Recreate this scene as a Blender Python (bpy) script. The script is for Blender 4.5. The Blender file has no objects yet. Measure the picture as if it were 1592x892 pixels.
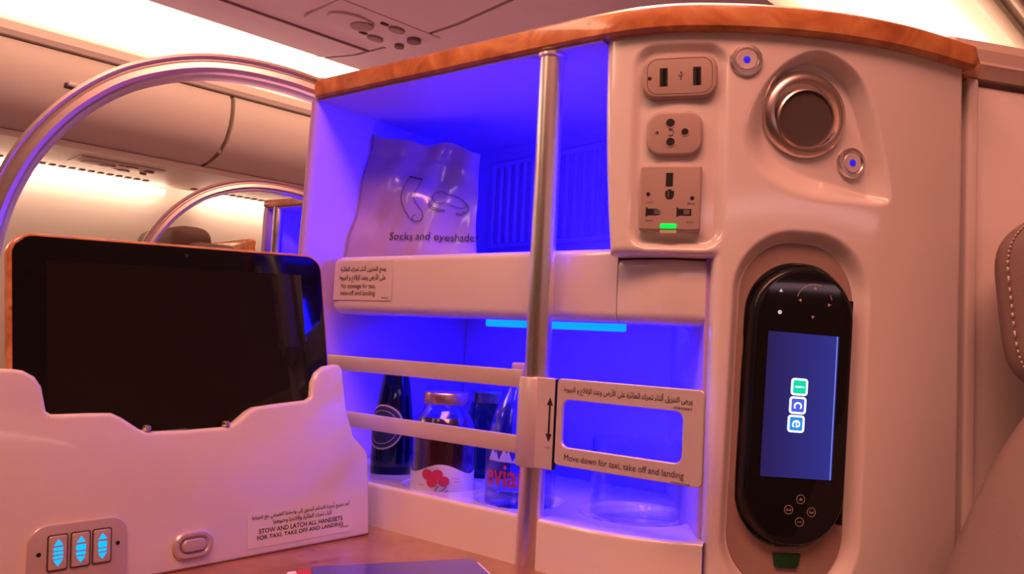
import bpy, bmesh, math, random
import numpy as np
from mathutils import Matrix, Vector
random.seed(4)
SC = bpy.context.scene
COL = SC.collection
R = math.radians
PI = math.pi

# ------------------------------------------------------------------ camera
# the eye of the photographer is the origin of the place; the floor lies 1.05 m below it
def camera(pitch, roll, f_px):
    p, r = R(pitch), R(roll)
    f = Vector((0, math.cos(p), math.sin(p)))
    r0 = Vector((1, 0, 0)); u0 = Vector((0, -math.sin(p), math.cos(p)))
    rt = r0*math.cos(r) + u0*math.sin(r)
    up = -r0*math.sin(r) + u0*math.cos(r)
    c = bpy.data.cameras.new('camera'); o = bpy.data.objects.new('camera', c); COL.objects.link(o)
    o.matrix_world = Matrix(((rt.x, up.x, -f.x, 0), (rt.y, up.y, -f.y, 0), (rt.z, up.z, -f.z, 0), (0, 0, 0, 1)))
    c.sensor_fit = 'HORIZONTAL'; c.sensor_width = 36
    c.lens = 36*f_px/1592; c.clip_start = .01
    SC.camera = o
camera(3.7, 2.9, 1226)

# ------------------------------------------------------------------ world, large lights, exposure
SC.view_settings.view_transform = 'Standard'; SC.view_settings.look = 'None'
SC.view_settings.gamma = 1; SC.view_settings.exposure = 0.0
W_ = bpy.data.worlds.new('cabin_glow'); SC.world = W_; W_.use_nodes = True
bg = W_.node_tree.nodes['Background']; bg.inputs[0].default_value = (1, .34, .25, 1); bg.inputs[1].default_value = .03

def area(name, loc, target, sx, sy, watts, col):
    l = bpy.data.lights.new(name, 'AREA'); l.shape = 'RECTANGLE'; l.size = sx; l.size_y = sy
    l.energy = watts; l.color = col
    o = bpy.data.objects.new(name, l); COL.objects.link(o); o.location = loc
    o.rotation_euler = (Vector(target)-Vector(loc)).to_track_quat('-Z', 'Y').to_euler()
    return o
WARM = (1, .5, .36)
# the cabin's long lamps that the photograph only shows by their light: cove over this aisle,
# wash light along the window wall behind the photographer, cove over the far aisle; last comes an added fill light
def uv_(u, v, z): return (.7071*(u-v), .7071*(u+v), z)
area('aisle_cove_lamp', (-.13, -.28, 1.30), (.08, .55, .1), 1.3, .4, 28, (1, .36, .25))
area('window_wall_lamp', uv_(.1, -1.3, .38), uv_(.9, .9, .25), 2.4, .05, 1.1, (1, .60, .70))
area('far_aisle_lamp', uv_(1.4, 2.45, 1.36), uv_(1.4, 2.9, 0), 3.4, .5, 24, (1, .50, .34))
area('bin_underside_fill', uv_(1.2, 2.3, -.95), uv_(1.1, 1.6, .7), 3.0, .6, 17, (1, .39, .56))  # added fill from below, turns the bin undersides pink; no cabin fixture
BLUE = (.004, .003, 1)

# ------------------------------------------------------------------ materials
def mat(name, col, rough=.5, metal=0, coat=0, emit=None, estr=1, trans=0, ior=1.45, alpha=None, spec=None):
    m = bpy.data.materials.new(name); m.use_nodes = True
    b = m.node_tree.nodes['Principled BSDF']
    b.inputs['Base Color'].default_value = (*col, 1)
    b.inputs['Roughness'].default_value = rough; b.inputs['Metallic'].default_value = metal
    b.inputs['Coat Weight'].default_value = coat; b.inputs['Coat Roughness'].default_value = .08
    b.inputs['IOR'].default_value = ior
    b.inputs['Transmission Weight'].default_value = trans
    if spec is not None: b.inputs['Specular IOR Level'].default_value = spec
    if emit: b.inputs['Emission Color'].default_value = (*emit, 1); b.inputs['Emission Strength'].default_value = estr
    return m
def nodes(m): return m.node_tree.nodes, m.node_tree.links, m.node_tree.nodes['Principled BSDF']
def noise_bump(m, scale, strength, dist=.001, detail=3, vec=None):
    n, l, b = nodes(m)
    tc = n.new('ShaderNodeTexCoord'); t = n.new('ShaderNodeTexNoise'); t.inputs['Scale'].default_value = scale; t.inputs['Detail'].default_value = detail
    mp = n.new('ShaderNodeMapping'); l.new(tc.outputs['Object'], mp.inputs[0]); l.new(mp.outputs[0], t.inputs['Vector'])
    if vec: mp.inputs['Scale'].default_value = vec
    bp = n.new('ShaderNodeBump'); bp.inputs['Strength'].default_value = strength; bp.inputs['Distance'].default_value = dist
    l.new(t.outputs['Fac'], bp.inputs['Height']); l.new(bp.outputs[0], b.inputs['Normal'])
    return t, mp
M = {}
M['shell'] = mat('cream_gelcoat', (.78, .71, .68), .2, coat=1)
M['inner'] = mat('liner_blue_light_tint', (.52, .37, .80), .45)  # cream plastic; the LEDs' blue light is tinted into its colour
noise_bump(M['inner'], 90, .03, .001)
M['taupe'] = mat('taupe_plastic', (.43, .32, .28), .42)
noise_bump(M['taupe'], 900, .05, .0004)
M['black'] = mat('black_plastic', (.008, .008, .009), .25)
M['hole'] = mat('dark_hole', (.006, .005, .005), .6)
M['gloss_black'] = mat('black_glass', (.004, .004, .005), .06)
M['ink'] = mat('printing_ink', (.03, .015, .02), .6)
M['white_print'] = mat('white_print', (.8, .8, .8), .5)
M['alu'] = mat('brushed_aluminium', (.84, .75, .70), .33, metal=1)
t, mp = noise_bump(M['alu'], 500, .06, .0003, vec=(1, 1, .02))
M['satin'] = mat('satin_metal_paint', (.68, .58, .59), .32, metal=.25)
noise_bump(M['satin'], 700, .03, .0003)
M['satin_dark'] = mat('satin_panel_paint', (.62, .50, .50), .3, metal=.35)
M['chrome'] = mat('chrome_ring', (.70, .62, .58), .30, metal=1)
M['dark_metal'] = mat('lamp_face', (.10, .075, .07), .6, spec=.2)
M['sticker'] = mat('clear_sticker', (.76, .69, .66), .22, coat=.8)
M['led_blue'] = mat('blue_pilot', (.0, .0, .1), .4, emit=(.012, .012, .8), estr=1)
M['led_green'] = mat('green_pilot', (.0, .2, .02), .3, emit=(.0, .9, .08), estr=1.0)
M['strip'] = mat('blue_led_strip', (0, 0, .1), .4, emit=(0, .045, 1), estr=9)
M['warm_lamp'] = mat('warm_cove_lamp', (.9, .8, .7), .5, emit=(1, .66, .46), estr=7)
M['wall_lamp'] = mat('warm_wall_wash', (.9, .8, .7), .5, emit=(1, .66, .46), estr=12)
M['cabin'] = mat('cabin_plastic', (.78, .68, .62), .5)
noise_bump(M['cabin'], 40, .03, .002)
M['near_wall'] = mat('near_wall_brown', (.20, .12, .09), .6)
M['cabin_dark'] = mat('cabin_gap', (.08, .05, .045), .7)
M['leather'] = mat('taupe_leather', (.25, .175, .16), .55, spec=.3)
M['seam'] = mat('panel_seam', (.32, .22, .20), .7)
noise_bump(M['leather'], 420, .25, .0008, 4)
M['thread'] = mat('stitch_thread', (.62, .5, .44), .8)
M['far_seat'] = mat('far_seat_brown', (.09, .04, .03), .6)
M['nozzle'] = mat('nozzle_grey', (.24, .17, .16), .5)
M['carpet'] = mat('cabin_carpet', (.22, .13, .10), .95)
noise_bump(M['carpet'], 300, .4, .003)
M['cap'] = mat('champagne_cap', (.80, .62, .54), .28, metal=.35, coat=.4)

def wood(name, scale, k=1):
    m = mat(name, (.5, .2, .06), .28, coat=.8)
    n, l, b = nodes(m)
    tc = n.new('ShaderNodeTexCoord'); mp = n.new('ShaderNodeMapping'); l.new(tc.outputs['Object'], mp.inputs[0])
    a = n.new('ShaderNodeTexNoise'); a.inputs['Scale'].default_value = 28*scale; a.inputs['Detail'].default_value = 6; a.inputs['Distortion'].default_value = 1.6
    v = n.new('ShaderNodeTexVoronoi'); v.inputs['Scale'].default_value = 75*scale
    c = n.new('ShaderNodeTexNoise'); c.inputs['Scale'].default_value = 9*scale; c.inputs['Detail'].default_value = 2
    for x in (a, v, c): l.new(mp.outputs[0], x.inputs['Vector'])
    r1 = n.new('ShaderNodeValToRGB'); e = r1.color_ramp.elements
    e[0].position = .3; e[0].color = (.46*k, .14*k, .04*k, 1); e[1].position = .68; e[1].color = (.85*k, .40*k, .15*k, 1)
    x = e.new(.5); x.color = (.70*k, .26*k, .085*k, 1)
    l.new(a.outputs['Fac'], r1.inputs[0])
    # bird's-eye specks, thicker in some areas
    r2 = n.new('ShaderNodeValToRGB'); r2.color_ramp.elements[0].position = .08; r2.color_ramp.elements[0].color = (1, 1, 1, 1)
    r2.color_ramp.elements[1].position = .2; r2.color_ramp.elements[1].color = (0, 0, 0, 1)
    l.new(v.outputs['Distance'], r2.inputs[0])
    r3 = n.new('ShaderNodeValToRGB'); r3.color_ramp.elements[0].position = .56; r3.color_ramp.elements[1].position = .64
    l.new(c.outputs['Fac'], r3.inputs[0])
    mu = n.new('ShaderNodeMath'); mu.operation = 'MULTIPLY'; l.new(r2.outputs[0], mu.inputs[0]); l.new(r3.outputs[0], mu.inputs[1])
    mx = n.new('ShaderNodeMix'); mx.data_type = 'RGBA'; l.new(mu.outputs[0], mx.inputs[0]); l.new(r1.outputs[0], mx.inputs[6])
    mx.inputs[7].default_value = (.13, .028, .008, 1)
    l.new(mx.outputs[2], b.inputs['Base Color'])
    return m
M['wood'] = wood('burr_wood', 1.0, .85)
M['table_wood'] = wood('table_wood', .6, .45)
def clear(name, col, rough=.02, ior=1.45, tr=1.0):
    return mat(name, col, rough, trans=tr, ior=ior)
M['green_glass'] = clear('green_glass', (.03, .16, .12), .03, 1.5)
def thin(name, col, ior=1.45, rough=.03):
    m = bpy.data.materials.new(name); m.use_nodes = True; n, l = m.node_tree.nodes, m.node_tree.links; n.clear()
    o = n.new('ShaderNodeOutputMaterial'); mx = n.new('ShaderNodeMixShader'); tr = n.new('ShaderNodeBsdfTransparent'); gl = n.new('ShaderNodeBsdfGlossy'); lw = n.new('ShaderNodeLayerWeight'); fr = n.new('ShaderNodeMapRange')
    tr.inputs[0].default_value = (*col, 1); gl.inputs['Roughness'].default_value = rough; lw.inputs[0].default_value = .5
    pw = n.new('ShaderNodeMath'); pw.operation = 'POWER'; pw.inputs[1].default_value = 2.6; l.new(lw.outputs['Facing'], pw.inputs[0])
    l.new(pw.outputs[0], fr.inputs[0]); fr.inputs[3].default_value = .03; fr.inputs[4].default_value = (ior-1)*2
    l.new(fr.outputs[0], mx.inputs[0]); l.new(tr.outputs[0], mx.inputs[1]); l.new(gl.outputs[0], mx.inputs[2]); l.new(mx.outputs[0], o.inputs[0])
    return m
M['glass'] = thin('clear_glass', (.93, .94, .97))
M['pet'] = thin('clear_pet', (.90, .90, .97), 1.4, .08)
M['water'] = clear('water', (.93, .95, 1), .0, 1.33)
M['juice'] = mat('red_juice', (.06, .012, .015), .12, coat=.6)
M['gold'] = mat('gold_cap', (.72, .42, .26), .28, metal=.9)
M['label_white'] = mat('label_paper', (.80, .76, .78), .55)
M['label_red'] = mat('label_red', (.75, .05, .10), .5)
M['label_pink'] = mat('label_pink_lettering', (.70, .06, .22), .5)
M['label_navy'] = mat('label_navy', (.02, .03, .10), .4)
M['label_gold'] = mat('label_gold_ring', (.7, .6, .4), .35, metal=.6)
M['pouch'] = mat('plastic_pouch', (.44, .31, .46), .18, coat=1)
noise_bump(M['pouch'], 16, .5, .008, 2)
M['cover'] = mat('booklet_cover', (.03, .02, .38), .25, coat=.5)
M['paper'] = mat('booklet_paper', (.85, .8, .8), .6)
M['red_card'] = mat('booklet_red', (.55, .03, .05), .5)

# ------------------------------------------------------------------ helpers
WM = {}
def link(name, me, m, parent=None, mw=None, smooth=True):
    o = bpy.data.objects.new(name, me); COL.objects.link(o)
    if me is not None and m is not None: me.materials.append(M[m] if isinstance(m, str) else m)
    if smooth and me is not None and len(me.polygons): me.polygons.foreach_set('use_smooth', [True]*len(me.polygons))
    mw = mw or Matrix.Identity(4)
    WM[o.name] = mw
    if parent is not None:
        o.parent = parent; o.matrix_parent_inverse = WM[parent.name].inverted()
    o.matrix_basis = mw
    return o
def thing(name, label, cat, loc, group=None):
    o = link(name, None, None, None, Matrix.Translation(Vector(loc)))
    o.empty_display_size = .03
    return tag(o, label, cat, group)
def tag(o, label, cat, group=None):
    o['label'] = label; o['category'] = cat
    if group: o['group'] = group
    return o
def struct(o): o['kind'] = 'structure'; return o
def mesh(verts, faces, sharp=None):
    me = bpy.data.meshes.new('m'); me.from_pydata([tuple(v) for v in verts], [], faces); me.update()
    bm = bmesh.new(); bm.from_mesh(me); bmesh.ops.recalc_face_normals(bm, faces=bm.faces)
    bm.to_mesh(me); bm.free()
    me.set_sharp_from_angle(angle=R(sharp if sharp else 40))
    return me
def frame(o, right, up, out):
    m = Matrix.Identity(4)
    for i, v in enumerate((right, up, out, o)):
        for j in range(3): m[j][i] = v[j]
    return m
def rrect(w, h, r, n=8, cx=0, cy=0):
    pts = []
    r = min(r, w/2-1e-5, h/2-1e-5)
    for k, (sx, sy) in enumerate(((1, 1), (-1, 1), (-1, -1), (1, -1))):
        for i in range(n+1):
            a = k*PI/2 + i/n*PI/2
            pts.append((cx+sx*(w/2-r)+r*math.cos(a), cy+sy*(h/2-r)+r*math.sin(a)))
    return pts
def circle(r, n=32, cx=0, cy=0): return [(cx+r*math.cos(2*PI*i/n), cy+r*math.sin(2*PI*i/n)) for i in range(n)]
def smooth_poly(pts, n=4):
    out = []; N = len(pts)
    for i in range(N):
        a, b, c, d = [np.array(pts[(i+k) % N]) for k in (-1, 0, 1, 2)]
        for k in range(n):
            t = k/n; out.append(tuple(.5*((2*b)+(c-a)*t+(2*a-5*b+4*c-d)*t*t+(3*b-a-3*c+d)*t**3)))
    return out
def inset(pts, d):
    P = np.array(pts); N = len(P)
    nx = np.roll(P, -1, 0)-P; nx /= np.linalg.norm(nx, axis=1)[:, None]+1e-12
    pv = np.roll(nx, 1, 0)
    n1 = np.stack([-nx[:, 1], nx[:, 0]], 1); n0 = np.stack([-pv[:, 1], pv[:, 0]], 1)
    b = n1+n0; b /= np.maximum(np.linalg.norm(b, axis=1), .3)[:, None]
    area2 = np.sum(P[:, 0]*np.roll(P[:, 1], -1)-np.roll(P[:, 0], -1)*P[:, 1])
    return P + b*d*(1 if area2 > 0 else -1)
def prism(pts, th, bev=0, z0=0, nb=4):
    """outline in xy, from z0 up to z0+th, front rim rounded by bev"""
    V, Fc = [], []; N = len(pts)
    rings = [(0, z0), (0, z0+th-bev)]
    if bev: rings += [(bev*(1-math.cos(k/nb*PI/2)), z0+th-bev+bev*math.sin(k/nb*PI/2)) for k in range(1, nb+1)]
    for d, z in rings:
        P = inset(pts, d) if d else pts
        V += [(p[0], p[1], z) for p in P]
    for k in range(len(rings)-1):
        for i in range(N):
            j = (i+1) % N; Fc.append((k*N+i, k*N+j, (k+1)*N+j, (k+1)*N+i))
    Fc.append(tuple(range(N))[::-1]); Fc.append(tuple((len(rings)-1)*N+i for i in range(N)))
    return mesh(V, Fc, 30)
def ring_plate(outer, inner, th, z0=0, bev=.0):
    N = len(outer); V = []; Fc = []
    for P, z in ((outer, z0), (outer, z0+th-bev), (inset(outer, bev) if bev else outer, z0+th), (inset(inner, -bev) if bev else inner, z0+th), (inner, z0+th-bev), (inner, z0)):
        V += [(p[0], p[1], z) for p in P]
    for k in range(6):
        for i in range(N):
            j = (i+1) % N; a, b = k*N, ((k+1) % 6)*N
            Fc.append((a+i, a+j, b+j, b+i))
    return mesh(V, Fc, 30)
def lathe(prof, seg=48, closed=False):
    V, Fc = [], []
    for r, z in prof:
        for i in range(seg): V.append((r*math.cos(2*PI*i/seg), r*math.sin(2*PI*i/seg), z))
    n = len(prof)
    for k in range(n if closed else n-1):
        k2 = (k+1) % n
        for i in range(seg):
            j = (i+1) % seg; Fc.append((k*seg+i, k*seg+j, k2*seg+j, k2*seg+i))
    if not closed:
        if prof[0][0] > 1e-5: Fc.append(tuple(range(seg))[::-1])
        if prof[-1][0] > 1e-5: Fc.append(tuple((n-1)*seg+i for i in range(seg)))
    me = mesh(V, Fc, 35)
    return me
def box(x0, x1, y0, y1, z0, z1, bev=0, seg=2):
    bm = bmesh.new(); bmesh.ops.create_cube(bm, size=1)
    for v in bm.verts: v.co = ((x0+x1)/2+v.co.x*(x1-x0), (y0+y1)/2+v.co.y*(y1-y0), (z0+z1)/2+v.co.z*(z1-z0))
    if bev: bmesh.ops.bevel(bm, geom=bm.edges[:], offset=bev, segments=seg, profile=.5, affect='EDGES')
    me = bpy.data.meshes.new('m'); bm.to_mesh(me); bm.free(); me.set_sharp_from_angle(angle=R(35)); return me
def sweep(path, frames, prof, closed_prof=True, cap=True, sharp=40):
    """path points, per-point (ax, bx) axes, profile list of (a,b)"""
    V, Fc = [], []; n = len(prof)
    for p, (ax, bx) in zip(path, frames):
        for a, b in prof: V.append(Vector(p)+Vector(ax)*a+Vector(bx)*b)
    for k in range(len(path)-1):
        for i in range(n if closed_prof else n-1):
            j = (i+1) % n; Fc.append((k*n+i, k*n+j, (k+1)*n+j, (k+1)*n+i))
    if cap and closed_prof:
        Fc.append(tuple(range(n))[::-1]); Fc.append(tuple((len(path)-1)*n+i for i in range(n)))
    return mesh(V, Fc, sharp)
def tube(path, r, seg=8, up=(0, 0, 1)):
    P = [Vector(p) for p in path]; fr = []
    for i in range(len(P)):
        t = (P[min(i+1, len(P)-1)]-P[max(i-1, 0)]).normalized()
        a = t.cross(Vector(up)); a = a.normalized() if a.length > 1e-6 else Vector((1, 0, 0)); fr.append((a, a.cross(t)))
    return sweep(P, fr, [(r*math.cos(2*PI*i/seg), r*math.sin(2*PI*i/seg)) for i in range(seg)])

# lettering ---------------------------------------------------------
AR = {'ا': 'ﺍﺎ', 'أ': 'ﺃﺄ', 'إ': 'ﺇﺈ', 'ء': 'ﺀ', 'ة': 'ﺓﺔ', 'د': 'ﺩﺪ', 'ر': 'ﺭﺮ', 'ز': 'ﺯﺰ', 'و': 'ﻭﻮ', 'ى': 'ﻯﻰ',
      'ب': 'ﺏﺐﺑﺒ', 'ت': 'ﺕﺖﺗﺘ', 'ث': 'ﺙﺚﺛﺜ', 'ج': 'ﺝﺞﺟﺠ', 'ح': 'ﺡﺢﺣﺤ', 'خ': 'ﺥﺦﺧﺨ', 'ض': 'ﺽﺾﺿﻀ', 'ط': 'ﻁﻂﻃﻄ', 'ع': 'ﻉﻊﻋﻌ',
      'ق': 'ﻕﻖﻗﻘ', 'ك': 'ﻙﻚﻛﻜ', 'ل': 'ﻝﻞﻟﻠ', 'م': 'ﻡﻢﻣﻤ', 'ن': 'ﻥﻦﻧﻨ', 'ه': 'ﻩﻪﻫﻬ', 'ي': 'ﻱﻲﻳﻴ', 'ئ': 'ﺉﺊﺋﺌ',
      'X': 'ﻻﻼ', 'Y': 'ﻷﻸ', 'Z': 'ﻹﻺ'}
def arabic(s):
    s = s.replace('لا', 'X').replace('لأ', 'Y').replace('لإ', 'Z')
    out = []
    for i, c in enumerate(s):
        if c not in AR: out.append(c); continue
        f = AR[c]; p = s[i-1] if i else ' '; n = s[i+1] if i+1 < len(s) else ' '
        jp = p in AR and len(AR[p]) == 4 and len(f) > 1
        jn = len(f) == 4 and n in AR and len(AR[n]) > 1
        out.append(f[3] if jp and jn else f[1] if jp else f[2] if jn else f[0])
    return ''.join(reversed(out))
def text(name, body, m, mw, parent, w=None, h=None, x=0, y=0, align='c', z=.0, rot=0, bold=0):
    """flat lettering fitted into w x h (metres), centred at x,y of the frame mw"""
    c = bpy.data.curves.new('t', 'FONT'); c.body = body; c.resolution_u = 3; c.offset = bold
    o = bpy.data.objects.new('t', c); COL.objects.link(o)
    dg = bpy.context.evaluated_depsgraph_get(); dg.update()
    me = bpy.data.meshes.new_from_object(o.evaluated_get(dg)); bpy.data.objects.remove(o); bpy.data.curves.remove(c)
    co = np.empty(len(me.vertices)*3); me.vertices.foreach_get('co', co); co = co.reshape(-1, 3)
    lo, hi = co.min(0), co.max(0); sz = hi-lo
    sx = w/sz[0] if w else h/sz[1]; sy = h/sz[1] if h else sx
    co = co-(lo+hi)/2; co[:, 0] *= sx; co[:, 1] *= sy
    ca, sa = math.cos(rot), math.sin(rot)
    xy = co[:, :2]@np.array([[ca, sa], [-sa, ca]])
    if align == 'l': xy[:, 0] += w/2 if w else sz[0]*sx/2
    co[:, 0] = xy[:, 0]+x; co[:, 1] = xy[:, 1]+y; co[:, 2] = z
    me.vertices.foreach_set('co', co.ravel()); me.materials.clear(); me.update()
    return link(name, me, m, parent, mw, smooth=False)
def lines(name, segs, r, m, mw, parent, z=0):
    """thin printed lines: list of 2-D polylines, joined into one print"""
    V, Fc = [], []
    for pl in segs:
        for (x0, y0), (x1, y1) in zip(pl[:-1], pl[1:]):
            d = math.hypot(x1-x0, y1-y0) or 1; nx, ny = -(y1-y0)/d*r, (x1-x0)/d*r
            k = len(V); V += [(x0+nx, y0+ny, z), (x0-nx, y0-ny, z), (x1-nx, y1-ny, z), (x1+nx, y1+ny, z)]; Fc.append((k, k+1, k+2, k+3))
    return link(name, mesh(V, Fc), m, parent, mw, smooth=False)

# ------------------------------------------------------------------ plan of the console
A = np.array([-.189, .734, 0]); T = np.array([.8023, -.5969, 0]); N_ = np.array([-.5969, -.8023, 0]); Z = np.array([0, 0, 1.])
def mp_(s, off, z): return Vector(A+T*s+N_*off+Z*z)        # minibar frame: along the front, out of it, up
def mf(s, off, z): return frame(mp_(s, off, z), T, Z, N_)
ctrl = [(-.189, .734), (-.066, .6425), (.045, .560), (.091, .5345), (.130, .5265), (.175, .526), (.224, .533), (.275, .549), (.331, .575)]
def catmull(P, n=60):
    P = [np.array(p) for p in P]; P = [2*P[0]-P[1]]+P+[2*P[-1]-P[-2]]; out = []
    for i in range(1, len(P)-2):
        for k in range(n):
            t = k/n; a, b, c, d = P[i-1:i+3]
            out.append(.5*((2*b)+(c-a)*t+(2*a-5*b+4*c-d)*t*t+(3*b-a-3*c+d)*t**3))
    out.append(P[-2]); return np.array(out)
CV = catmull(ctrl)
CL = np.concatenate([[0], np.cumsum(np.linalg.norm(np.diff(CV, axis=0), axis=1))])
CL -= CL[np.argmin(abs(CV[:, 0]-.057))]
CT = np.gradient(CV, axis=0); CT /= np.linalg.norm(CT, axis=1)[:, None]
S0, S1 = float(CL[0]), float(CL[-1])
def cur(s):
    p = np.array([np.interp(s, CL, CV[:, 0]), np.interp(s, CL, CV[:, 1]), 0])
    t = np.array([np.interp(s, CL, CT[:, 0]), np.interp(s, CL, CT[:, 1]), 0]); t /= np.linalg.norm(t)
    if s > S1: p = p+t*(s-S1)
    if s < S0: p = p+t*(s-S0)
    return p, t, np.array([t[1], -t[0], 0])
def pf(s, z, off=0, tilt=0):                                # frame on the panel face
    p, t, n = cur(s)
    m = frame(p+n*off+Z*z, t, Z, n)
    return m @ Matrix.Rotation(tilt, 4, 'Z') if tilt else m
ZC = .2156          # ceiling of the console compartments
ZT = -.163          # table top

# ================================================================== SETTING
U = Vector((.7071, .7071, 0)); V = Vector((-.7071, .7071, 0))
def uvz(u, v, z): return U*u+V*v+Vector((0, 0, z))
UVM = frame((0, 0, 0), U, V, (0, 0, 1))
def uvbox(name, u0, u1, v0, v1, z0, z1, m, parent=None, bev=0): return link(name, box(u0, u1, v0, v1, z0, z1, bev), m, parent, UVM)
struct(uvbox('floor', -3, 7, -2, 4.4, -1.10, -1.05, 'carpet'))
struct(uvbox('ceiling', -3, 7, -2, 3.75, 1.40, 1.44, 'cabin'))
struct(uvbox('wall_far', -3, 7, 4.28, 4.36, -1.05, .9, 'cabin'))
struct(uvbox('wall_near', -3, 7, -1.75, -1.65, -1.05, 1.40, 'near_wall'))
def vz_sweep(prof, u0, u1): # profile of (v,z) pulled along u
    return sweep([uvz(u0, 0, 0), uvz(u1, 0, 0)], [(V, (0, 0, 1))]*2, prof)
struct(link('trim_1', vz_sweep([(3.33, 1.015), (3.315, 1.03), (3.325, 1.065), (3.38, 1.10), (3.56, 1.125), (3.56, 1.015)], -3, 7), 'cabin'))
# cove lamp above the far bins: a long luminous wall
c = tag(link('cove_light', vz_sweep([(3.56, 1.125), (3.58, 1.25), (3.66, 1.42), (3.74, 1.42), (3.70, 1.125)], -3, 7), 'warm_lamp'),
        'long bright white cove light above the far overhead bins', 'light')
c = tag(uvbox('ceiling_light', -3, 7, .98, 1.34, 1.335, 1.398, 'warm_lamp'), 'bright ceiling light strip glowing above the wooden console top at right', 'light')
struct(uvbox('trim_2', -3, 7, .80, .86, 1.36, 1.398, 'cabin', bev=.01))
struct(uvbox('trim_3', -3, 7, .735, .765, 1.37, 1.398, 'cabin', bev=.01))
for k, (u0, u1) in enumerate(((-.6, 1.59), (1.78, 3.6))):
    tag(uvbox('wall_light', u0, u1, 4.17, 4.21, .650, .680, 'wall_lamp', bev=.008),
        ('glowing wall wash light under the far bins, left of the dark column' , 'glowing wall wash light seen through the smaller chrome hoop')[k], 'light', 'wall wash lights under the far bins')

def psu(parent, u, v, z, s=1):
    """service panel under a bin: speaker oval, two reading lamps, two air nozzles, sign slots"""
    p = uvbox('service_panel', u-.19*s, u+.17*s, v-.10*s, v+.10*s, z-.006, z, 'cabin', parent, .003)
    def disc(name, du, dv, ru, rv, m, h=.006):
        return link(name, prism([(x*ru/.01, y*rv/.01) for x, y in circle(.01, 24)], h, .002), m, p, UVM @ Matrix.Translation((u+du*s, v+dv*s, z-.006)) @ Matrix.Rotation(PI, 4, 'X'))
    disc('speaker', -.09, .0, .075*s, .05*s, 'cabin'); disc('speaker_grille', -.055, -.005, .034*s, .036*s, 'taupe', .009)
    disc('reading_lamp', .035, -.055, .028*s, .018*s, 'taupe'); disc('reading_lamp', .035, .055, .028*s, .018*s, 'taupe')
    disc('air_nozzle', .12, -.03, .022*s, .022*s, 'nozzle', .008); disc('air_nozzle', .12, .045, .015*s, .015*s, 'nozzle', .008)
    for dv in (-.06, .05): link('slot', box(-.012*s, .012*s, -.004, .004, -.002, .001), 'cabin_dark', p, UVM @ Matrix.Translation((u-.01, v+dv*s, z-.007)))
    return p
# far bins over the window seats
far_prof = [(3.62, .722), (3.52, .735), (3.43, .765), (3.37, .81), (3.335, .87), (3.325, .93), (3.33, .985), (3.345, 1.005), (3.85, 1.005), (3.85, .722)]
names = ['far overhead bin at the left edge, its latch beside the metal hoop', 'far overhead bin between the curved seam and the console']
for k, u0 in enumerate((.20, 1.53)):
    b = thing('overhead_bin', names[k], 'overhead bin', uvz(u0+.65, 3.7, .695), 'overhead bins across the aisle')
    link('door', vz_sweep(far_prof, u0+.008 if k else -1.2, u0+1.318 if k == 0 else u0+4), 'cabin', b)
    link('underside', vz_sweep([(3.60, .695), (3.60, .7215), (4.18, .7215), (4.18, .695)], u0 if k else -1.2, u0+1.33 if k == 0 else u0+4), 'cabin', b)
    lt = link('latch', box(-.03, .03, -.02, .01, -.010, .010, .005), 'satin', b, UVM @ Matrix.Translation((.90 if k == 0 else 2.9, 3.335, .885)))
    link('latch_recess', box(-.042, .042, -.006, .006, -.018, .018, .004), 'cabin_dark', lt, UVM @ Matrix.Translation((.90 if k == 0 else 2.9, 3.338, .885)))
    psu(b, 1.24 if k == 0 else 2.6, 3.82, .695)
    uvbox('seal', u0+1.318 if k == 0 else u0+4, u0+1.33 if k == 0 else u0+4.02, 3.42, 3.8, .76, 1.0, 'seam', b)
    # air grille: row of short slots along the wall side
    for i in range(28):
        uu = (.32+i*.042) if k == 0 else 1.70+i*.042
        link('grille_slot', box(-.012, .012, -.018, .018, -.004, .002), 'cabin_dark', b, UVM @ Matrix.Translation((uu, 4.09, .6945)))
# centre bins right above
cen_prof = [(1.95, .86), (1.93, .775), (1.85, .725), (1.7, .70), (1.5, .685), (1.3, .68), (1.12, .69), (.95, .70), (.84, .725), (.80, .75), (.82, .78), (1.38, 1.25), (1.95, 1.25)]
for k, (u0, u1) in enumerate(((-2.5, 1.085), (1.095, 5))):
    b = thing('overhead_bin', ('pink centre overhead bin with the service panel above the hoop', 'pink centre overhead bin just above the wooden top, beyond the seam')[k], 'overhead bin', uvz((u0+u1)/2, 1.3, .68), 'centre overhead bins')
    link('body', vz_sweep(cen_prof, u0, u1), 'cabin', b)
    if k == 0:
        psu(b, .995, 1.47, .685, .75)
        uvbox('seal', u1, u1+.008, 1.1, 1.88, .735, .95, 'seam', b)
        for v_ in (1.33, 1.63): uvbox('seam', u0, u1, v_, v_+.004, .681+(v_ > 1.5)*.009, .70, 'seam', b)

# ================================================================== SIDE CONSOLE
con = thing('side_console', 'cream airline side console with blue lit minibar shelves and wooden top', 'console', (.05, .68, -1.05))

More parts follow.
